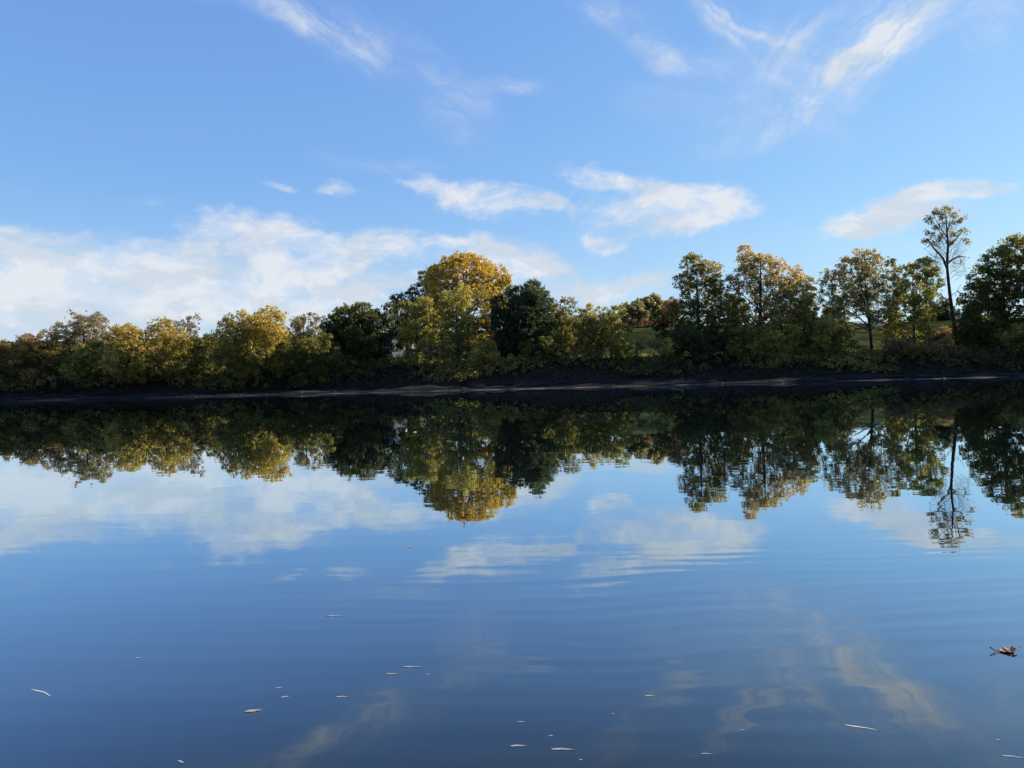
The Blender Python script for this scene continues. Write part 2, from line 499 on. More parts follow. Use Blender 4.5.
# ------------------------------------------------------------------ trees
TREES = [
 # name, label, cx, top, bot, halfwidth, Y, palette, options
 ('autumn_tree', 'small rust-topped tree at the far left end of the treeline', 2, 338, 392, 26, 122, 'rust', dict(t0=.22, tgrad=.3)),
 ('autumn_tree', 'small tree with an orange-brown peak left of the grey bare-topped tree', 38, 327, 392, 24, 121, 'rust', dict(t0=.22, tgrad=.5)),
 ('poplar', 'grey-brown thin-leaved tree, tallest of the trees at the left end', 84, 310, 372, 31, 124, 'grey', dict(fill=.62, t0=.45, clump=.5, kind='vase')),
 ('bushy_tree', 'low yellow-green tree at the water end below the grey thin-leaved tree', 88, 341, 392, 23, 120, 'lime', dict(t0=.25, tvar=.22)),
 ('maple', 'wide golden tree with a knobbly top between the grey-topped tree and the thin tree', 146, 319, 388, 40, 120, 'gold', dict(t0=.50, tvar=.2, tgrad=.2, nl=18)),
 ('poplar', 'slim see-through tree with small tufts poking up right of the wide golden tree', 188, 312, 350, 13, 125, 'grey', dict(fill=.5, t0=.35, clump=.42)),
 ('bushy_tree', 'dull green tree between the slim see-through tree and the round golden tree', 203, 331, 385, 17, 123, 'olive', dict(t0=.15)),
 ('maple', 'round golden-brown tree standing alone over the left bank', 256, 307, 380, 36, 119, 'gold', dict(t0=.46, tvar=.2, tgrad=.25)),
 ('poplar', 'pale golden tree rising behind the right shoulder of the round golden-brown tree', 303, 311, 365, 17, 128, 'grey', dict(t0=.5, fill=.8)),
 ('bushy_tree', 'low dark olive tree left of the first dark dome-shaped tree', 312, 332, 380, 27, 119, 'olive', dict(t0=.16)),
 ('oak', 'dark dome-shaped tree with a brownish top left of the evergreens', 353, 302, 374, 26, 121, 'dark', dict(t0=.6, tgrad=.35, fill=1.4, nl=22)),
 ('oak', 'narrow dark green tree between the dark dome-shaped tree and the light green willow', 384, 300, 370, 16, 123, 'dark', dict(t0=.35, fill=1.3)),
 ('oak', 'dark tree behind and left of the light green willow', 406, 287, 350, 15, 130, 'dark', dict(t0=.3)),
 ('oak', 'dark green tree leaning on the left side of the giant golden tree', 430, 263, 345, 18, 132, 'spruce', dict(t0=.35)),
 ('sycamore', 'giant golden tree with a rust-brown crest, the broadest crown on the bank', 467, 254, 352, 42, 127, 'crest',
  dict(t0=.42, tvar=.15, tgrad=.34, fill=1.25, trunk_r=.55, clump=.48, lobes=[(464, 274, 32, 20, 0), (444, 286, 20, 24, -1), (488, 282, 22, 20, 1), (502, 294, 14, 18, 0),
        (478, 305, 28, 24, -2), (496, 314, 16, 20, -1), (470, 334, 22, 18, 0), (488, 338, 11, 15, -3), (440, 312, 16, 24, 2), (461, 262, 14, 8, 0), (507, 279, 6, 6, 0), (432, 275, 8, 10, 1)])),
 ('willow', 'light green willow in front of the giant golden tree, the left of the two', 417, 293, 364, 20, 120, 'lime', dict(t0=.45, tvar=.2, tgrad=.35)),
 ('willow', 'light green willow below the rust crest of the giant golden tree', 457, 283, 364, 16, 119, 'lime', dict(t0=.55, tvar=.2, tgrad=.5)),
 ('bushy_tree', 'small yellow tree at the foot of the giant golden tree', 484, 338, 374, 13, 117, 'gold', dict(t0=.45, clump=.45)),
 ('oak', 'tall dark green tree right of the giant golden tree', 524, 280, 368, 29, 121, 'spruce', dict(t0=.25, tgrad=.2, tvar=.15, fill=1.5, nl=24)),
 ('oak', 'olive-brown tree against the right side of the tall dark green tree', 561, 294, 366, 17, 123, 'olive', dict(t0=.38, tgrad=.3)),
 ('bushy_tree', 'low bushy olive tree under the tall dark green tree', 545, 330, 370, 22, 118, 'olive', dict(t0=.25)),
 ('maple', 'yellow-brown tree with a spiky top right of the olive-brown tree', 587, 300, 366, 17, 120, 'gold', dict(t0=.42, kind='cone', tvar=.2)),
 ('maple', 'olive-gold round tree at the left edge of the grassy gap', 611, 303, 362, 19, 121, 'lime', dict(t0=.5, tgrad=.15)),
 ('poplar', 'pale grey-green tree on the far levee, left of the pair in the gap', 632, 300, 336, 13, 205, 'pale', dict(fill=1.1, t0=.25, clump=.8, leaf=.42)),
 ('poplar', 'pale yellowish tree on the far levee, middle of the gap', 648, 294, 336, 15, 215, 'pale', dict(fill=1.1, t0=.38, clump=.8, leaf=.42)),
 ('poplar', 'dull pale tree on the far levee beside the dark wood edge', 665, 298, 336, 13, 225, 'grey', dict(t0=.35, clump=.8, leaf=.42)),
 ('oak', 'dark tree with a reddish side closing the grassy gap on the right', 671, 305, 352, 17, 140, 'dark', dict(t0=.5, tvar=.3)),
 ('maple', 'small dark red tree left of the tall layered dark tree', 672, 298, 326, 8, 136, 'red', dict(t0=.35)),
 ('oak', 'tall layered dark green tree, left of the pinkish tree with a black trunk', 698, 254, 350, 26, 122, 'olive', dict(t0=.25, tvar=.2, tgrad=.38, fill=1.2, clump=.45, lobes=[(694, 265, 14, 10, 0), (708, 272, 14, 12, 1), (684, 282, 12, 10, 0), (700, 292, 20, 14, 1), (715, 300, 12, 16, 0), (684, 312, 18, 14, 0), (704, 322, 20, 18, 1), (690, 257, 6, 4, 0), (716, 285, 8, 10, -1), (690, 340, 22, 16, 0)])),
 ('oak', 'low broad black-green tree under the tall layered dark tree', 694, 320, 368, 30, 119, 'dark', dict(t0=.45)),
 ('maple', 'pinkish gold tree with a black forked trunk showing through its leaves', 762, 247, 335, 40, 121, 'pink',
  dict(fill=1.0, t0=.46, tvar=.18, tgrad=.22, clump=.45, bark=BARK_DARK, trunk_r=.42, lean=-.4, lobes=[(750, 262, 14, 11, 0), (763, 268, 20, 14, 1), (745, 280, 14, 12, -1), (785, 278, 18, 14, 0),
    (797, 286, 12, 12, 1), (731, 290, 11, 16, 0), (770, 292, 24, 16, 2), (757, 310, 26, 14, 1), (790, 305, 20, 16, 0), (735, 312, 16, 16, 1), (745, 250, 8, 5, 0), (775, 322, 22, 14, 1)])),
 ('bushy_tree', 'yellow-green bushy tree at the foot of the pinkish gold tree', 768, 312, 362, 26, 119, 'lime', dict(t0=.46, tvar=.2)),
 ('bushy_tree', 'broad dull green tree below the pinkish gold tree, left part', 734, 322, 364, 24, 120, 'olive', dict(t0=.5)),
 ('bushy_tree', 'yellow-green tree hanging over the bank left of the curved black trunk', 812, 315, 364, 30, 119, 'lime', dict(t0=.46, tvar=.22)),
 ('bushy_tree', 'olive and brown tree filling the dip between the layered dark tree and the forked trunk', 728, 290, 362, 17, 121, 'olive', dict(t0=.5, tvar=.22)),
 ('bushy_tree', 'golden brown tree under the right side of the pinkish gold crown', 795, 296, 362, 18, 121, 'gold', dict(t0=.38, tvar=.2)),
 ('bushy_tree', 'dull olive tree right behind the yellow-green tree that hangs over the bank', 822, 306, 362, 17, 123, 'olive', dict(t0=.55, tvar=.2)),
 ('bushy_tree', 'dark tree filling the low ground left of the curved black trunk', 842, 322, 350, 12, 126, 'dark', dict(t0=.6)),
 ('bushy_tree', 'dark low tree right behind the tall bare stem', 975, 318, 362, 20, 124, 'dark', dict(t0=.5)),
 ('maple', 'rounded golden-olive tree filling the right shoulder of the pinkish gold tree', 803, 274, 352, 15, 125, 'gold', dict(t0=.34, tvar=.18)),
 ('bushy_tree', 'olive tree standing behind the left edge of the airy pale green tree', 834, 300, 346, 13, 129, 'olive', dict(t0=.45, tvar=.2)),
 ('bushy_tree', 'dull green low tree right behind the upper part of the curved black trunk', 892, 296, 330, 8, 129, 'olive', dict(t0=.4, tvar=.2)),
 ('oak', 'dark tree rising between the tall bare stem and the huge dark tree', 972, 292, 350, 15, 126, 'dark', dict(t0=.6)),
 ('bushy_tree', 'brownish low tree behind the gap between the full yellow-green tree and the tall bare stem', 938, 326, 358, 15, 131, 'brown', dict(t0=.35)),
 ('bushy_tree', 'olive bush-like tree low behind the left foot of the full yellow-green tree', 893, 324, 356, 11, 130, 'olive', dict(t0=.35)),
 ('oak', 'dark tree low behind the olive-brown tree and the yellow-brown spiky tree', 574, 312, 360, 22, 132, 'olive', dict(t0=.2)),
 ('oak', 'dark olive tree low behind the left light green willow and the tall dark green tree', 503, 325, 352, 15, 136, 'olive', dict(t0=.12)),
 ('oak', 'dull olive tree showing between the tall dark green tree and the olive-brown tree', 545, 306, 362, 16, 127, 'olive', dict(t0=.25)),
 ('oak', 'narrow dark tree low in the dip left of the airy pale green tree', 826, 335, 364, 12, 118, 'dark', dict(t0=.7)),
 ('poplar', 'airy pale green tree on a curved black trunk', 864, 250, 340, 36, 123, 'pale',
  dict(fill=.95, t0=.42, tvar=.2, tgrad=.25, clump=.46, bark=BARK_DARK, trunk_r=.27, lean=1.1, lobes=[(866, 260, 14, 10, 0), (852, 270, 18, 12, 1), (882, 268, 14, 12, -1), (835, 280, 15, 12, 0), (862, 286, 20, 14, 1),
     (888, 288, 12, 16, 0), (828, 297, 10, 12, 0), (850, 305, 18, 14, 1), (878, 308, 18, 14, -1), (834, 320, 14, 14, 1), (860, 253, 8, 5, 0), (852, 296, 22, 14, 2), (882, 320, 14, 12, 1), (848, 262, 10, 6, 0)])),
 ('poplar', 'full yellow-green tree between the curved trunk and the tall bare-stemmed tree', 914, 260, 358, 29, 122, 'lime',
  dict(fill=1.05, t0=.50, tvar=.18, tgrad=.1, lobes=[(922, 270, 15, 11, 0), (905, 276, 14, 12, 1), (932, 283, 11, 14, 0), (912, 292, 22, 14, 0), (905, 312, 24, 16, 1), (926, 308, 16, 18, -1), (912, 334, 18, 18, 0),
     (895, 330, 10, 18, 0), (925, 340, 9, 16, -1), (925, 262, 9, 5, 0)])),
 ('bushy_tree', 'brownish bushy tree at the foot of the full yellow-green tree', 899, 335, 362, 12, 118, 'brown', dict(t0=.5)),
 ('fir', 'small dark evergreen on the levee behind the tall bare-stemmed tree', 940, 297, 328, 15, 178, 'spruce', dict(t0=.3, kind='cone', leaf=.36)),
 ('oak', 'huge dark tree with yellow-green tips at the right edge of the view', 1003, 236, 360, 44, 121, 'olive',
  dict(t0=.12, fill=1.35, tvar=.16, tgrad=.62, trunk_r=.5, lobes=[(1014, 250, 16, 13, 0), (998, 262, 16, 14, -1), (1024, 270, 22, 18, 0), (982, 278, 14, 14, 0), (1000, 288, 26, 18, 1), (975, 298, 16, 16, 0),
      (1015, 305, 26, 22, -1), (985, 320, 26, 20, 0), (970, 335, 16, 18, 0), (1010, 340, 28, 18, 0), (1038, 262, 16, 20, 0), (1045, 300, 20, 40, 0), (1018, 240, 10, 6, 0), (1003, 252, 8, 6, 0), (992, 345, 24, 14, -1)])),
 ('oak', 'unseen dark tree added for shade past the huge dark tree at the right end', 1075, 238, 360, 34, 121, 'dark', dict(t0=.5)),  # unseen trees carrying the row on, added to block sun from the right
 ('maple', 'unseen golden tree added for shade past the right end of the view, third from the huge dark tree', 1145, 250, 360, 36, 120, 'gold', dict(t0=.4)),
 ('oak', 'unseen dark green tree added for shade, farthest past the right end of the view', 1215, 240, 360, 38, 122, 'dark', dict(t0=.5)),
 ('oak', 'unseen dark tree added to shade the levee, past the right edge, nearest the frame', 1105, 278, 345, 30, 182, 'dark', dict(t0=.5, leaf=.5, clump=.9)),  # from here on: out-of-frame trees added only to cast shade on the levee
 ('oak', 'second unseen dark tree added to shade the levee, past the right edge', 1160, 276, 345, 30, 186, 'dark', dict(t0=.5, leaf=.5, clump=.9)),
 ('oak', 'third unseen dark tree added to shade the levee, past the right edge', 1215, 272, 345, 30, 190, 'dark', dict(t0=.5, leaf=.5, clump=.9)),
 ('oak', 'fourth unseen dark tree added to shade the levee, past the right edge', 1270, 270, 345, 30, 194, 'dark', dict(t0=.5, leaf=.5, clump=.9)),
 ('oak', 'fifth unseen dark tree added to shade the levee, past the right edge', 1330, 268, 345, 30, 199, 'dark', dict(t0=.5, leaf=.5, clump=.9)),
 ('oak', 'low unseen dark tree added to shade the levee, behind its path past the right edge', 1110, 290, 345, 30, 196, 'dark', dict(t0=.5, leaf=.5, clump=.9)),
]
for i, (nm, lb, cx, top, bot, hw, Y, pal, kw) in enumerate(TREES):
    make_tree(nm, lb, cx, top, bot, hw, Y, pal, seed=i + 1, group='trees along the far bank', **kw)


# ---- the tall thin tree with a bare stem
def tall_tree():
    rng = np.random.default_rng(77)
    Y = 118.0
    g = at(956, 352, Y); base = np.array([g[0], Y, float(ground_z(g[0], Y)) - .2])
    root = empty('cottonwood', base)
    tag(root, 'tall thin tree with a long bare dark stem and leaves only at its top', 'tree', 'trees along the far bank')
    T = Tubes()

    def path(pts, r0, r1, dy=0.0, k=6):
        P = [at(x, y, Y + dy * (i / (len(pts) - 1))) for i, (x, y) in enumerate(pts)]
        r = np.linspace(r0, r1, len(P)); T.add(P, r, k); return P
    stem = [(957, 356), (956.5, 340), (954.5, 325), (952, 310), (950, 295), (948.5, 282), (947, 266)]
    path(stem, .34, .20, 0, 9)
    T.add([base, at(957, 352, Y)], [.46, .34], 9)
    path([(947, 267), (947.5, 255), (948, 245), (947, 232), (946.5, 222), (945, 212)], .22, .05)
    path([(947, 268), (943, 258), (937, 252), (932, 246)], .20, .09, -2.0)
    path([(932, 246), (928, 240), (924, 238)], .08, .03, -1)
    path([(947, 264), (953, 259), (959, 256.5), (965, 257)], .18, .08, 1.6)
    path([(948, 247), (955, 240), (962, 232)], .12, .04, -1.2)
    path([(947.5, 238), (940, 228), (934, 216)], .10, .03, 1.2)
    path([(947, 230), (953, 220), (957, 212)], .09, .03)
    path([(952, 308), (944, 298), (940, 292)], .07, .025, -1)
    path([(937, 252), (935, 262), (933, 266)], .05, .02, -1)
    path([(959, 256), (963, 264), (965, 270)], .05, .02, 1)
    path([(950, 296), (957, 292), (961, 284)], .06, .02, 1)
    # clusters of leaves (pixel-sized table turned into metres)
    tufts = [(944, 211, 9, 5), (935, 213, 5, 4), (928, 219, 6, 4), (941, 219, 8, 5), (953, 214, 7, 5), (961, 219, 6, 5), (950, 224, 9, 5), (937, 227, 7, 4),
             (963, 229, 5, 5), (929, 234, 6, 4), (940, 236, 7, 4), (955, 234, 8, 4), (948, 207, 5, 3), (966, 240, 4, 4), (924, 240, 4, 3), (950, 243, 6, 3), (935, 242, 5, 3)]
    CC, CR = [], []
    for (x, y, a, b) in tufts:
        for k in range(int(a * 1.3)):
            p = at(x + rng.normal(0, a * .5), y + rng.normal(0, b * .5), Y + rng.normal(0, a * .09)); CC.append(p); CR.append(rng.uniform(.30, .62))
            if k % 3 == 0:
                q = at(947.5, min(262, y + 14 + rng.uniform(0, 12)), Y)
                m_ = (p + q) / 2 + rng.normal(0, .2, 3); T.add([q, m_, p], [.024, .018, .010], 3)
    # bare twigs on the lower limbs with the odd leaf
    for k in range(210):
        side = rng.choice([-1, 1], p=[.55, .45])
        x = 947 + side * rng.uniform(5, 23); y = rng.uniform(234, 272)
        p = at(x, y, Y + rng.normal(0, 1.2)); q = at(947 + side * abs(x - 947) * .45, y + rng.uniform(2, 10), Y + rng.normal(0, .5))
        m_ = (p + q) / 2 + rng.normal(0, .15, 3); T.add([q, m_, p], [.020, .015, .008], 3)
        if rng.uniform() < .33: CC.append(p); CR.append(rng.uniform(.10, .24))
    CC = np.array(CC); CR = np.array(CR)
    V, Q, c = clumps_to_leaves(rng, CC, CR, PAL['grey'], rng.normal(.42, .2, len(CC)), 120, .25)
    cr = mesh_np('crown', V - base, Q, 4, LEAF, c); cr.parent = root
    t = T.build('trunk', BARK_DARK, base); t.parent = root


tall_tree()

# ------------------------------------------------------------------ shrubs along the bank
SHRUBS = [
 ('dark scrubby bush in the open ground left of the curved black trunk', 849, 347, 10, 8, 118, 'dark', .8),
 ('low olive bush at the right foot of the curved black trunk', 869, 352, 9, 6, 116, 'olive', .5),
 ('dull olive bush below the full yellow-green tree', 915, 350, 14, 9, 116, 'olive', .5),
 ('yellow-green bush with red leaves under the huge dark tree at the right edge', 1010, 336, 18, 14, 116.5, 'gold', .42),
 ('low brown-leaved bush left of the tall bare stem', 935, 348, 18, 12, 117, 'brown', .55),
 ('small bright yellow bush touching the foot of the tall bare stem', 947, 342, 4, 8, 116.5, 'gold', .5),
 ('rusty low bush right of the curved black trunk', 876, 352, 14, 8, 117, 'brown', .5),
 ('bright yellow-green bush below the black forked trunk', 760, 343, 9, 10, 116.5, 'lime', .75),
 ('low lime bush on the bank left of the bright bush below the forked trunk', 742, 349, 11, 6, 116.5, 'lime', .65),
 ('trailing gold and green bush hanging down the bank below the grassy gap', 664, 349, 9, 11, 115, 'gold', .45),
 ('round dark green bush in the grassy gap', 650, 345, 14, 9, 116, 'dark', .7),
 ('bright green low bush at the left end of the grassy gap', 637, 347, 8, 6, 116.5, 'lime', .5),
 ('brown-gold bush under the olive-gold round tree', 618, 345, 13, 13, 116.5, 'gold', .35),
 ('brown low bush under the yellow-brown spiky tree', 585, 354, 18, 8, 116, 'brown', .55),
 ('rusty brown bush below the low olive tree', 552, 358, 18, 8, 115.5, 'brown', .5),
 ('pale gold bush right of the giant golden tree trunk', 503, 362, 14, 8, 116, 'gold', .4),
 ('light yellow-green bush under the tall dark green tree', 527, 347, 8, 10, 116.5, 'lime', .45),
 ('yellow bush low on the bank at the foot of the small yellow tree', 481, 369, 14, 6, 115, 'gold', .45),
 ('brownish bush between the two light green willows', 437, 350, 13, 12, 116.5, 'brown', .45),
 ('gold-brown bush left of the light green willow', 408, 360, 13, 9, 116, 'gold', .25),
 ('pale yellow bush under the dark dome-shaped tree', 346, 362, 10, 8, 116, 'gold', .35),
 ('dark green bush right of the dark dome-shaped tree', 376, 364, 16, 8, 116, 'dark', .5),
 ('olive bush under the low dark olive tree', 310, 372, 22, 9, 116, 'olive', .2),
 ('green and gold bush at the foot of the round golden-brown tree', 262, 375, 20, 7, 116, 'lime', .3),
 ('dark bush between the dull green tree and the round golden-brown tree', 222, 374, 15, 9, 116.5, 'dark', .6),
 ('small gold bush at the right foot of the wide golden tree', 178, 376, 11, 10, 116.5, 'gold', .3),
 ('olive bush at the left foot of the wide golden tree', 128, 380, 20, 8, 116, 'olive', .3),
 ('rust-brown bush below the low yellow-green tree', 66, 381, 22, 9, 116, 'brown', .45),
 ('dark bush at the far left end of the bank', 16, 385, 26, 8, 116, 'dark', .6),
 ('dark bush under the low broad black-green tree', 700, 360, 22, 8, 115.5, 'dark', .4),
 ('dark bush below the yellow-green tree by the curved trunk', 815, 360, 26, 7, 115.5, 'dark', .5),
 ('black-green bush at the foot of the huge dark tree', 985, 354, 30, 9, 116, 'dark', .3),
 ('reddish low bush on the levee crest in the grassy gap', 641, 322.5, 9, 4, 174.5, 'red', .5),
 ('dark red low bush on the levee crest beside the dark wood edge', 652, 322.5, 7, 3.5, 174.5, 'red', .3),
]
for i, (lb, cx, cy, hw, hh, Y, pal, t0) in enumerate(SHRUBS):
    make_tree('shrub', lb, cx, cy - hh, cy + hh, hw, Y + (3.0 if cx < 335 else 1.5) * (Y < 150), pal, seed=200 + i, dens=90, leaf=.24 if Y < 150 else .34, clump=.42, t0=t0, tvar=.2, trunk_r=.06,
              group='shrubs along the far bank', cat='shrub', nl=9)


# ------------------------------------------------------------------ undergrowth (uncountable brush on the bank slope) and grass
def undergrowth():
    rng = np.random.default_rng(5)
    n = 6500
    x = rng.uniform(-112, 118, n); y = 107.0 + 8.0 * rng.beta(1.5, 1.5, n)
    z = ground_z(x, y); r = rng.uniform(.2, .6, n) * np.clip((y - 106.6) / 4, .35, 1)
    C = np.stack([x, y, z + r * .5 ], 1)
    t = .35 + .3 * np.sin(x * .17) * np.sin(x * .051 + 1) + rng.normal(0, .25, n)
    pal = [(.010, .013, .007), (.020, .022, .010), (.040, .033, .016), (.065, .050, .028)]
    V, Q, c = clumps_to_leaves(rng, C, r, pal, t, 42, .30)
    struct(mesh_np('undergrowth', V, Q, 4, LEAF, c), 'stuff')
    n = 6200
    x = rng.uniform(-112, 112, n); y = 108.2 + 5.0 * rng.uniform(0, 1, n) ** .8 + 1.2 * np.sin(x * .21); z = ground_z(x, y)
    keep = rng.uniform(size=n) < .45 + .5 * np.sin(x * .33 + 1) * np.sin(x * .071)
    x, y, z = x[keep], y[keep], z[keep]; n = len(x); r = rng.uniform(.25, .8, n)
    C = np.stack([x, y, z + r * .6 + rng.uniform(0, .8, n)], 1)
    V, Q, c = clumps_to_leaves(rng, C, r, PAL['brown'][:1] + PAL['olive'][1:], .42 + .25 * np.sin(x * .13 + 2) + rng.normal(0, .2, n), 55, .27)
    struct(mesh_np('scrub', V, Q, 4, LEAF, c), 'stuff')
    # a second, denser line behind the trunks so the bank top reads closed
    n = 2600
    x = rng.uniform(-130, 130, n); keep = (np.abs(x - 21.0) > 2.6)
    x = x[keep]; n = len(x); y = 119 + rng.uniform(0, 9, n); z = ground_z(x, y); r = rng.uniform(.3, .9, n)
    sel = (x < -2) | (rng.uniform(size=n) < .45)
    x, y, z, r = x[sel], y[sel], z[sel], r[sel]; n = len(x)
    C = np.stack([x, y, z + r * .5 + rng.uniform(0, 1.6, n) ** 1.5 * (x < -8)], 1)
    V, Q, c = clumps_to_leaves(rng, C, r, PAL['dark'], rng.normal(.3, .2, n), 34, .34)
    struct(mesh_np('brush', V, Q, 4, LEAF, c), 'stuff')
    # tall grass
    n = 60000
    x = rng.uniform(-100, 110, n); y = rng.uniform(114, 136, n)
    z = ground_z(x, y); hgt = rng.uniform(.12, .45, n); th = rng.uniform(0, np.pi, n)
    d = np.stack([np.cos(th), np.sin(th), 0 * th], 1) * .06; P = np.stack([x, y, z - .03], 1)
    tip = P + np.stack([rng.normal(0, .12, n), rng.normal(0, .12, n), hgt], 1)
    V = np.stack([P - d, P + d, tip + d * .2, tip - d * .2], 1).reshape(-1, 3)
    c = pal_mix([(.05, .08, .02), (.10, .12, .03), (.20, .18, .06)], rng.uniform(0, 1, n))
    struct(mesh_np('grass', V, np.arange(n * 4).reshape(n, 4), 4, LEAF, c), 'stuff')
    # far woodland behind the left half of the bank
    n = 5200
    x = rng.uniform(-175, -6, n); y = rng.uniform(150, 185, n)
    hh = 1.8 + 1.2 * np.sin(x * .09) + .8 * np.sin(x * .23 + 1)
    z = 4.5 + rng.uniform(0, 1, n) * (hh + 4) + 0; r = rng.uniform(.8, 1.8, n)
    V, Q, c = clumps_to_leaves(rng, np.stack([x, y, z], 1), r, PAL['dark'], rng.normal(.4, .25, n), 14, .6)
    struct(mesh_np('woods', V, Q, 4, LEAF, c), 'stuff')


undergrowth()

# ------------------------------------------------------------------ driftwood
WOOD = plain('driftwood', (.07, .06, .052), (.16, .14, .12), 4, stretch=(1, 1, .4))


def driftwood(label, px, py, Y, size, seed, n, tilt=.3):
    rng = np.random.default_rng(seed)
    c = at(px, py, Y); b = np.array([c[0], Y, float(ground_z(c[0], Y))])
    T = Tubes()
    m0 = b + np.array([-size, rng.uniform(-.3, .3), .12]); m1 = b + np.array([size, 0, .15 + tilt * size])
    pts = [m0, m0 * .6 + m1 * .4 + rng.normal(0, .08, 3), m0 * .25 + m1 * .75 + rng.normal(0, .08, 3), m1]
    T.add(pts, [.16, .13, .10, .04], 7)
    for k in range(n):
        f = rng.uniform(.15, .95); s0 = m0 * (1 - f) + m1 * f
        e = s0 + np.array([rng.uniform(-.9, 1.1) * size * .7, rng.uniform(-.5, .5), rng.uniform(.25, 1.0) * size * .55])
        T.add([s0, (s0 + e) / 2 + rng.normal(0, .1, 3), e], [.06, .045, .015], 5)
    o = T.build('driftwood', WOOD, b); o.location = [float(v) for v in b]
    tag(o, label, 'driftwood')


driftwood('pale forked dead branch lying at the water line below the layered dark tree', 677, 381, 101.2, .9, 4, 5, .5)
driftwood('heap of pale brown dead branches on the bank below the grassy gap', 636, 371, 109.5, 1.5, 9, 16, .1)


STONE = plain('stone', (.025, .024, .022), (.055, .052, .048), 3, bump=.5)


def pebbly_shore():
    rng = np.random.default_rng(31)
    VV, QQ, k = [], [], 0
    base, bq = tube([(0, 0, -.5), (0, 0, -.35), (0, 0, 0), (0, 0, .35), (0, 0, .5)], [.15, .75, 1, .75, .12], 7)
    for _ in range(240):
        x = rng.uniform(-95, 100); y = 100.2 + abs(rng.normal(0, 3.0)); sz = rng.uniform(.04, .15) * (1.8 if rng.uniform() < .06 else 1)
        v = base * np.array([rng.uniform(.8, 1.6), rng.uniform(.8, 1.3), rng.uniform(.5, .9)]) * sz * (1 + .15 * rng.normal(size=(len(base), 1)))
        a = rng.uniform(0, 6.28); v = v @ np.array([[math.cos(a), math.sin(a), 0], [-math.sin(a), math.cos(a), 0], [0, 0, 1]])
        VV.append(v + np.array([x, y, float(ground_z(x, y)) + sz * .15])); QQ.append(bq + k); k += len(v)
    struct(mesh_np('gravel', np.concatenate(VV), np.concatenate(QQ), 4, STONE, smooth=True), 'stuff')
    T = Tubes()
    for _ in range(420):
        x = rng.uniform(-100, 100); y = rng.uniform(107.5, 113.5); g = float(ground_z(x, y))
        d = np.array([rng.normal(0, .7), -rng.uniform(.1, .9), rng.uniform(.1, .9)]) * rng.uniform(.6, 1.5)
        p = np.array([x, y, g]); T.add([p, p + d * .5 + rng.normal(0, .08, 3), p + d], [.04, .028, .008], 4)
    struct(T.build('dead_twigs', BARK), 'stuff')


pebbly_shore()

# ------------------------------------------------------------------ houses half hidden behind the trees
def box(x0, x1, y0, y1, z0, z1):
    V = np.array([(x, y, z) for z in (z0, z1) for (x, y) in ((x0, y0), (x1, y0), (x1, y1), (x0, y1))], float)
    Q = np.array([(0, 3, 2, 1), (4, 5, 6, 7), (0, 1, 5, 4), (1, 2, 6, 5), (2, 3, 7, 6), (3, 0, 4, 7)])
    return V, Q


def quads(name, parts, mat, parent):
    VV, QQ, k = [], [], 0
    for v, q in parts: VV.append(v); QQ.append(np.asarray(q) + k); k += len(v)
    o = mesh_np(name, np.concatenate(VV), np.concatenate(QQ), 4, mat); o.parent = parent; return o


def house(name, label, cat, x, y, z, w, d, hwall, hroof, wallm, roofm, rz=0.0, windows=True):
    root = empty(name, (x, y, z)); root.rotation_euler = (0, 0, rz); tag(root, label, cat)
    # walls with gable ends on the +-x sides turned to the river: gable faces -y
    a = w / 2; b = d / 2
    V = np.array([(-a, -b, -.6), (a, -b, -.6), (a, -b, hwall), (0, -b, hwall + hroof), (-a, -b, hwall),
                  (-a, b, -.6), (a, b, -.6), (a, b, hwall), (0, b, hwall + hroof), (-a, b, hwall)], float)
    Q = [(0, 1, 2, 4), (4, 2, 3, 3), (5, 9, 7, 6), (9, 8, 8, 7), (0, 4, 9, 5), (1, 6, 7, 2)]
    me = bpy.data.meshes.new('wall')
    me.from_pydata([tuple(v) for v in V], [], [(0, 1, 2, 3, 4), (5, 9, 8, 7, 6), (0, 4, 9, 5), (1, 6, 7, 2)])
    me.materials.append(wallm); wo = bpy.data.objects.new('wall', me); col.objects.link(wo); wo.parent = root
    t, ov = .14, .35
    sl = hroof / a
    parts = []
    for s_ in (-1, 1):
        e = s_ * (a + ov); ze = hwall - ov * sl
        v = np.array([(0, -b - ov, hwall + hroof + .01), (e, -b - ov, ze + .01), (e, b + ov, ze + .01), (0, b + ov, hwall + hroof + .01),
                      (0, -b - ov, hwall + hroof + t), (e, -b - ov, ze + t), (e, b + ov, ze + t), (0, b + ov, hwall + hroof + t)], float)
        parts.append((v, [(0, 3, 2, 1), (4, 5, 6, 7), (0, 1, 5, 4), (1, 2, 6, 5), (2, 3, 7, 6), (3, 0, 4, 7)]))
    ro = quads('roof', parts, roofm, root)
    if windows:
        quads('chimney', [box(a * .35, a * .35 + .5, .2, .7, hwall + hroof * .3, hwall + hroof + .7)], BRICK, ro)
        for wx in (-a * .5, a * .5):
            wi = quads('window', [box(wx - .5, wx + .5, -b - .05, -b + .02, 1.0, 2.2)], TRIM, root)
            quads('pane', [box(wx - .42, wx + .42, -b - .07, -b - .04, 1.08, 2.12)], GLASS, wi)
    do = quads('door', [box(-.45, .45, -b - .06, -b + .02, 0, 2.0)], TRIM, root)
    quads('handle', [box(.30, .36, -b - .12, -b - .05, .95, 1.08)], BRICK, do)
    return root


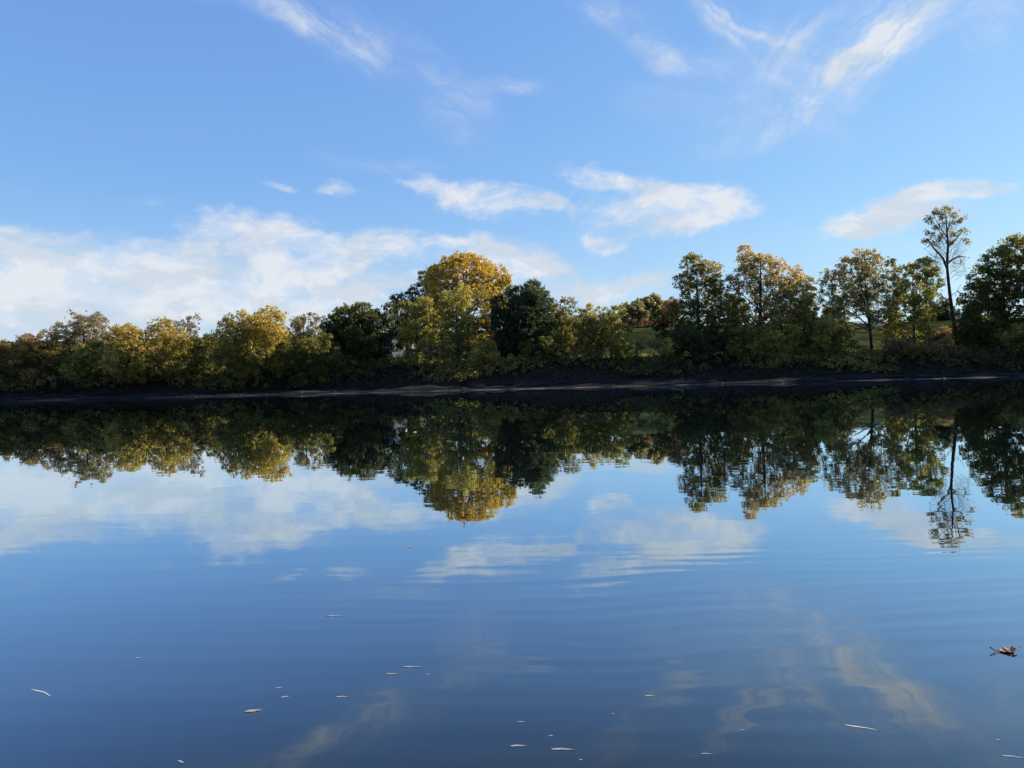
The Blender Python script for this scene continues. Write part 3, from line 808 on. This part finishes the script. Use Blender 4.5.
BRICK = plain('brick', (.22, .12, .09), (.30, .17, .12), 6)
TRIM = plain('trim_paint', (.62, .62, .60), (.72, .72, .70), 2)
GLASS = plain('window_glass', (.03, .04, .05), (.05, .06, .07), 2, rough=.08, spec=.6)
SIDING = plain('siding', (.30, .29, .28), (.38, .36, .34), 2, stretch=(1, 1, 6))
SHINGLE = plain('shingles', (.20, .19, .20), (.32, .30, .31), 3, stretch=(1, 1, 4))
WHITE = plain('white_roofing', (.74, .74, .74), (.84, .84, .84), 1.5)
p = at(404, 352, 148)
house('house', 'pale house with a grey pitched roof glimpsed behind the left light green willow', 'house', p[0], 148, float(ground_z(p[0], 148)), 8, 9, 2.6, 2.6, SIDING, SHINGLE, R(28))
p = at(880, 326, 166.5)
house('shed', 'small white peaked shed on the levee seen under the airy pale green tree', 'shed', p[0], 166.5, float(ground_z(p[0], 166.5)) + .35, 1.7, 2.4, .45, .75, WHITE, WHITE, R(-50), False)

# ------------------------------------------------------------------ things afloat on the near water
PALE = plain('bleached_leaf', (.20, .20, .19), (.36, .36, .35), 30, rough=.6)
TAN = plain('tan_leaf', (.28, .20, .13), (.42, .34, .24), 30, rough=.5)
REED = plain('dry_reed', (.40, .39, .32), (.58, .57, .48), 20, rough=.6)
RED = plain('red_brown_leaf', (.20, .060, .022), (.38, .15, .055), 40, rough=.45, spec=.3)
STEM = plain('leaf_stem', (.03, .015, .01), (.07, .03, .02), 30)


def blade(L, wd, bend, curl, seed, n=14, lobes=0):
    """a leaf blade: midrib along x, tips and margins lifted off the water"""
    rng = np.random.default_rng(seed)
    V, Q = [], []
    m = 6
    ph = rng.uniform(0, 6)
    for i in range(n + 1):
        u = i / n
        wv = math.sin(math.pi * min(1, max(.02, u)) ** .8) * (1 + (.28 * abs(math.sin(u * math.pi * lobes)) if lobes else 0))
        cxx = (u - .5) * L; cy = bend * L * math.sin(u * math.pi + ph * .1) + .01 * L * math.sin(u * 9 + ph)
        for j in range(m + 1):
            v = j / m * 2 - 1
            yv = cy + v * wd * wv / 2
            zv = .0035 + curl * wd * (abs(v) ** 1.7) * wv * (.7 if v < 0 else 1) + curl * .5 * L * abs(u - .45) ** 2.4 + .05 * wd * math.sin(u * 14 + v * 3 + ph)
            V.append((cxx, yv, max(.002, zv)))
    for i in range(n):
        for j in range(m):
            a = i * (m + 1) + j; Q.append((a, a + m + 1, a + m + 2, a + 1))
    return V, Q


def float_leaf(label, px, py, wpx, ratio, rot, mat, seed, curl=.35, bend=.05, name='floating_leaf', cat='leaf', group='pale bits afloat on the near water'):
    c = on_water(px, py)
    L = wpx * .78 * np.linalg.norm(c - CAM) / F
    V, Q = blade(L, L * ratio, bend, curl, seed)
    V = [(x, y * .75, .0012 + (z - .0035) * .5) for x, y, z in V]
    me = bpy.data.meshes.new(name); me.from_pydata(V, [], Q); me.materials.append(mat)
    for pl in me.polygons: pl.use_smooth = True
    o = bpy.data.objects.new(name, me); col.objects.link(o)
    sm = o.modifiers.new('thickness', 'SOLIDIFY'); sm.thickness = .0005
    o.location = (float(c[0]), float(c[1]), 0.0); o.rotation_euler = (0, 0, R(rot))
    tag(o, label, cat, group)
    return o


BITS = [
 ('long thin pale reed afloat near the left edge of the view', 41, 693, 42, .05, -28, REED, 'reed'),
 ('curved whitish reed afloat below the reflected cirrus, lower right', 861, 728, 38, .07, -24, REED, 'reed'),
 ('tan curled leaf afloat, the largest leaf at lower left', 253, 711, 20, .34, 12, TAN, ''),
 ('tiny tan leaf far out on the water below the giant tree reflection', 410, 547, 10, .5, 5, TAN, ''),
 ('small pale speck afloat just above another, right of the tan curled leaf', 279, 688, 8, .4, 10, PALE, ''),
 ('small pale bit with a kink, right of the tan curled leaf', 285, 697, 10, .4, 20, PALE, ''),
 ('short flat pale leaf level with the kinked bit, farther right', 342, 697, 16, .22, 0, PALE, ''),
 ('faint slim leaf alone above the lower left group', 334, 616, 22, .16, -2, PALE, ''),
 ('small slanting pale leaf cut close to the bottom edge at lower left', 181, 762, 12, .28, -30, PALE, ''),
 ('faint speck alone between the long reed and the slim leaf', 138, 658, 8, .35, 0, PALE, ''),
 ('left one of the three pale leaves floating together at mid left', 392, 674, 17, .2, 0, PALE, ''),
 ('longest and farthest of the three pale leaves floating together', 412, 667, 26, .14, -4, PALE, ''),
 ('shortest of the three pale leaves floating together', 428, 674.5, 8, .3, 0, PALE, ''),
 ('slim pale leaf alone right of centre', 650, 696, 13, .25, -4, PALE, ''),
 ('left of the two bright leaves near the bottom middle', 518, 746, 20, .22, 2, PALE, ''),
 ('longer right one of the two bright leaves near the bottom middle', 562, 749.5, 28, .17, -3, PALE, ''),
 ('faint slim leaf above the two bright leaves', 521, 722, 10, .25, 0, PALE, ''),
 ('speck right above the longer bright leaf', 551, 736, 6, .5, 0, PALE, ''),
 ('speck below and right of the longer bright leaf', 581, 760, 5, .5, 0, PALE, ''),
 ('tiny speck afloat between the slim leaf and the bright pair', 613, 714, 4, .6, 0, PALE, ''),
 ('faint sliver left of the curved reed at the bottom', 707, 754, 15, .15, -5, PALE, ''),
 ('tiny speck afloat left of the curved whitish reed', 742, 730, 4, .6, 0, PALE, ''),
 ('slanting pale sliver in the lower right corner', 1013, 757, 22, .12, -14, PALE, ''),
 ('tiny speck above the sliver in the lower right corner', 998, 740, 4, .6, 0, PALE, ''),
 ('tiny rust-coloured leaf tip at the right edge above the red-brown leaf', 1021, 646.5, 4, .6, 0, RED, ''),
]
for i, (lb, px, py, wp, ra, rot, mat, k) in enumerate(BITS):
    nm, ct = ('floating_reed', 'reed') if k else ('floating_leaf', 'leaf')
    float_leaf(lb, px, py, wp, ra, rot, mat, i + 1, curl=.03 if k else .10, bend=.06 if k else .03, name=nm, cat=ct)


def red_leaf():
    c = on_water(1004.5, 652)
    root = empty('curled_leaf', (c[0], c[1], 0)); root.rotation_euler = (0, 0, R(-8))
    tag(root, 'curled glossy red-brown leaf with a dark forked stem, afloat near the right edge', 'leaf')
    s = np.linalg.norm(c - CAM) / F
    L = 11.5 * s
    V, Q = blade(L, L * .60, .02, .20, 5, 20, lobes=3)
    V = [(x + 2 * s, y, z) for (x, y, z) in V]
    me = bpy.data.meshes.new('blade'); me.from_pydata(V, [], Q); me.materials.append(RED)
    o = bpy.data.objects.new('blade', me); col.objects.link(o); o.parent = root
    for pl in me.polygons: pl.use_smooth = True
    sm = o.modifiers.new('thickness', 'SOLIDIFY'); sm.thickness = .0015
    # folded-over lobe
    V2, Q2 = blade(L * .42, L * .34, .0, .40, 9, 12)
    V2 = [(x + 6.5 * s, y - .002, z * 1.2 + .012) for (x, y, z) in V2]
    me = bpy.data.meshes.new('lobe'); me.from_pydata(V2, [], Q2); me.materials.append(RED)
    o2 = bpy.data.objects.new('lobe', me); col.objects.link(o2); o2.parent = root; o2.rotation_euler = (R(10), 0, 0)
    o2.modifiers.new('thickness', 'SOLIDIFY').thickness = .0015
    T = Tubes()
    T.add([(-4 * s, 0, .006), (-7 * s, 0, .008), (-9 * s, .002, .018), (-10.5 * s, .004, .026)], [.003, .0032, .003, .0045], 6)
    T.add([(-7 * s, 0, .008), (-9 * s, -.025, .004), (-11 * s, -.055, .003)], [.003, .0028, .002], 6)
    st = T.build('stem', STEM); st.parent = root


red_leaf()

# ------------------------------------------------------------------ light: sun and sky with clouds
SUN_AZ, SUN_EL = R(70), R(27)      # clockwise from the view direction, above the horizon
sd = np.array([math.sin(SUN_AZ) * math.cos(SUN_EL), math.cos(SUN_AZ) * math.cos(SUN_EL), math.sin(SUN_EL)])
L = bpy.data.lights.new('sun', 'SUN'); L.energy = 4.9; L.angle = R(.5); L.color = (1, .88, .70)
so = bpy.data.objects.new('sun', L); col.objects.link(so)
so.rotation_euler = Vector(-sd).to_track_quat('-Z', 'Y').to_euler()

FLAT = '2D'
wd_ = bpy.data.worlds.new('World'); sc.world = wd_; wd_.use_nodes = True
wd_.cycles.sampling_method = 'MANUAL'; wd_.cycles.sample_map_resolution = 256
nt = wd_.node_tree; nt.nodes.clear(); h = NT(nt)
sky = h.n('ShaderNodeTexSky', sky_type='NISHITA')
sky.sun_disc = False; sky.sun_elevation = SUN_EL; sky.sun_rotation = SUN_AZ
sky.altitude = 0; sky.air_density = 1.0; sky.dust_density = .4; sky.ozone_density = 2.0
tc = h.n('ShaderNodeTexCoord')
sep = h.n('ShaderNodeSeparateXYZ'); nt.links.new(tc.outputs['Generated'], sep.inputs[0])
az = h.m('ARCTAN2', sep.outputs[0], sep.outputs[1])
el = h.m('ARCSINE', sep.outputs[2])
cb = h.n('ShaderNodeCombineXYZ'); nt.links.new(az, cb.inputs[0]); nt.links.new(el, cb.inputs[1])
ae = cb.outputs[0]


def dirae(px, py):
    d = ray(px, py); d = d / np.linalg.norm(d)
    return math.atan2(d[0], d[1]), math.asin(d[2])


# warp for ragged outlines
def warp(vec, scale, amp, off, detail=5, asp=.55):
    nz = h.noise(h.mapping(vec, loc=off), scale, detail, .6)
    return h.vm('ADD', vec, h.vm('MULTIPLY', h.vm('SUBTRACT', nz.outputs['Color'], (.5, .5, .5)), (amp, amp * asp, 0)))


def patches(vec, specs, k=1.0):
    acc = None
    for (px, py, a, b, rot, amp) in specs:
        A, E = dirae(px, py)
        v = h.mapping(vec, loc=(A, E, 0), rot=(0, 0, R(rot)), scale=(a / F, b / F, 1), vt='TEXTURE')
        s_ = h.ss(h.vm('LENGTH', v), 0.0, 1.0, amp * k, 0.0)
        acc = s_ if acc is None else h.m('ADD', acc, s_)
    return acc


va = warp(ae, 6.0, .09, (0, 0, 0), 6)
CUM = [(225, 268, 250, 44, 0, 1.1), (25, 236, 110, 26, -6, 1.2), (255, 230, 110, 28, 2, 1.2), (330, 292, 230, 36, 0, .7), (60, 285, 200, 36, 0, .8),
       (385, 248, 90, 24, 0, 1.2), (505, 258, 100, 28, -8, 1.3), (455, 240, 60, 12, 6, .6), (604, 176, 84, 22, -8, 1.2), (690, 210, 112, 36, 2, 1.4), (625, 200, 110, 36, -5, .6), (600, 240, 60, 14, -25, .6),
       (470, 197, 125, 26, -10, 1.2), (430, 185, 60, 10, 0, .5), (890, 224, 80, 26, 12, 1.7), (952, 191, 74, 14, 2, 1.7), (595, 290, 130, 24, 6, 1.4), (285, 191, 36, 8, -14, .8), (343, 191, 38, 14, 4, .8),
       (530, 275, 120, 22, 0, .7), (170, 322, 430, 64, 0, 1.35), (640, 230, 160, 36, 10, .4)]
ma = patches(va, CUM)
na = h.noise(h.mapping(va, scale=(1, 2.3, 1)), 11.0, 6, .62).outputs['Fac']
alA = h.ss(h.m('ADD', ma, h.m('MULTIPLY', h.m('SUBTRACT', na, .5), 2.3)), .22, 1.30)
alA = h.m('MULTIPLY', alA, h.ss(ma, .02, .3))
lump = h.noise(h.mapping(va, loc=(5, 3, 0), scale=(1, 2.2, 1)), 15.0, 6, .58).outputs['Fac']
alA = h.m('MULTIPLY', alA, h.ss(lump, .34, .58, .55, 1.0))
veil = h.ss(sep.outputs[2], -.02, .24, .38, 0.0)


def fibres(specs, rot, off, k, dx=0, dy=0):
    specs = [(a + dx, b + dy, c, d, e, f) for (a, b, c, d, e, f) in specs]
    w_ = warp(ae, 3.0, .16, off, 3)
    m_ = patches(w_, specs)
    w2 = warp(ae, 5.0, .10, (off[0] + 4, off[1], 0), 5, .9)
    f1 = h.noise(h.mapping(h.mapping(w2, rot=(0, 0, R(-rot))), scale=(1, 4.2, 1)), 6.0, 6, .68).outputs['Fac']
    f2 = h.noise(h.mapping(w2, loc=off), 13.0, 6, .6).outputs['Fac']
    f = h.m('MULTIPLY', h.ss(f1, .32, .74, .10, 1.0), h.ss(f2, .25, .62, .3, 1.0))
    return h.m('MULTIPLY', f, h.m('MULTIPLY', m_, k))


b1 = fibres([(310, 14, 140, 18, -10, .8), (390, 42, 150, 34, -16, .8), (480, 98, 75, 44, -28, .95), (548, 84, 60, 12, -6, .8), (395, 158, 80, 10, 0, .4), (65, 185, 40, 8, 0, .4), (215, 187, 50, 6, 0, .4)],
            -20, (3, 1, 0), .62, -34, 8)
b3 = fibres([(630, 8, 70, 34, -20, 1.1), (668, 40, 80, 24, -38, .9), (730, 70, 110, 26, -22, .4), (750, 18, 95, 20, -45, 1.2), (795, 65, 80, 34, -38, .7), (700, 110, 90, 30, -10, .3), (1008, 25, 34, 70, -10, .5),
             (780, 130, 90, 34, -10, .35)], -32, (3, 1, 0), .72, 0, 4)
b2 = fibres([(866, 50, 85, 44, 42, 1.4), (900, 5, 110, 44, 25, .9), (830, 20, 130, 60, 10, .7), (820, 90, 80, 26, 25, .6), (770, 115, 90, 30, 15, .35)], 38, (8, 6, 0), .78, -8, 6)
b1 = h.m('ADD', b1, b3)
al = h.m('ADD', alA, h.m('ADD', b1, b2))
al = h.m('ADD', veil, h.m('MULTIPLY', h.m('SUBTRACT', 1.0, veil), h.m('MINIMUM', al, .93)))
al = h.m('MULTIPLY', al, h.ss(sep.outputs[2], -.02, .01))
shade = h.noise(h.mapping(va, loc=(0, .02, 0), scale=(1, 2.2, 1)), 9.0, 7, .6).outputs['Fac']
cloudc = h.mix(h.ss(shade, .41, .57), (4.25, 4.75, 5.35, 1), (5.3, 5.5, 5.85, 1))
sr = h.n('ShaderNodeSeparateColor'); nt.links.new(sky.outputs[0], sr.inputs[0])
scb = h.n('ShaderNodeCombineColor')
for k_, (e_, g_) in enumerate(((.65, 1.07), (.60, 1.63), (.30, 3.66))):     # a clear deep-blue grade of the same sky
    nt.links.new(h.m('MULTIPLY', h.m('POWER', sr.outputs[k_], e_), g_), scb.inputs[k_])
skyc = scb.outputs[0]
fin = h.mix(al, skyc, cloudc)
bg = h.n('ShaderNodeBackground'); bg.inputs['Strength'].default_value = .0707
nt.links.new(fin, bg.inputs['Color'])
wo = h.n('ShaderNodeOutputWorld'); nt.links.new(bg.outputs[0], wo.inputs[0])

# ------------------------------------------------------------------ render settings
sc.render.engine = 'CYCLES'
sc.cycles.max_bounces = 6; sc.cycles.diffuse_bounces = 2; sc.cycles.glossy_bounces = 3
sc.cycles.transmission_bounces = 3; sc.cycles.transparent_max_bounces = 4
sc.cycles.use_denoising = True
vs_ = sc.view_settings
sc.display_settings.display_device = 'sRGB'
vs_.view_transform = 'Standard'; vs_.look = 'None'; vs_.gamma = 1.0; vs_.use_curve_mapping = False
vs_.exposure = 1.1
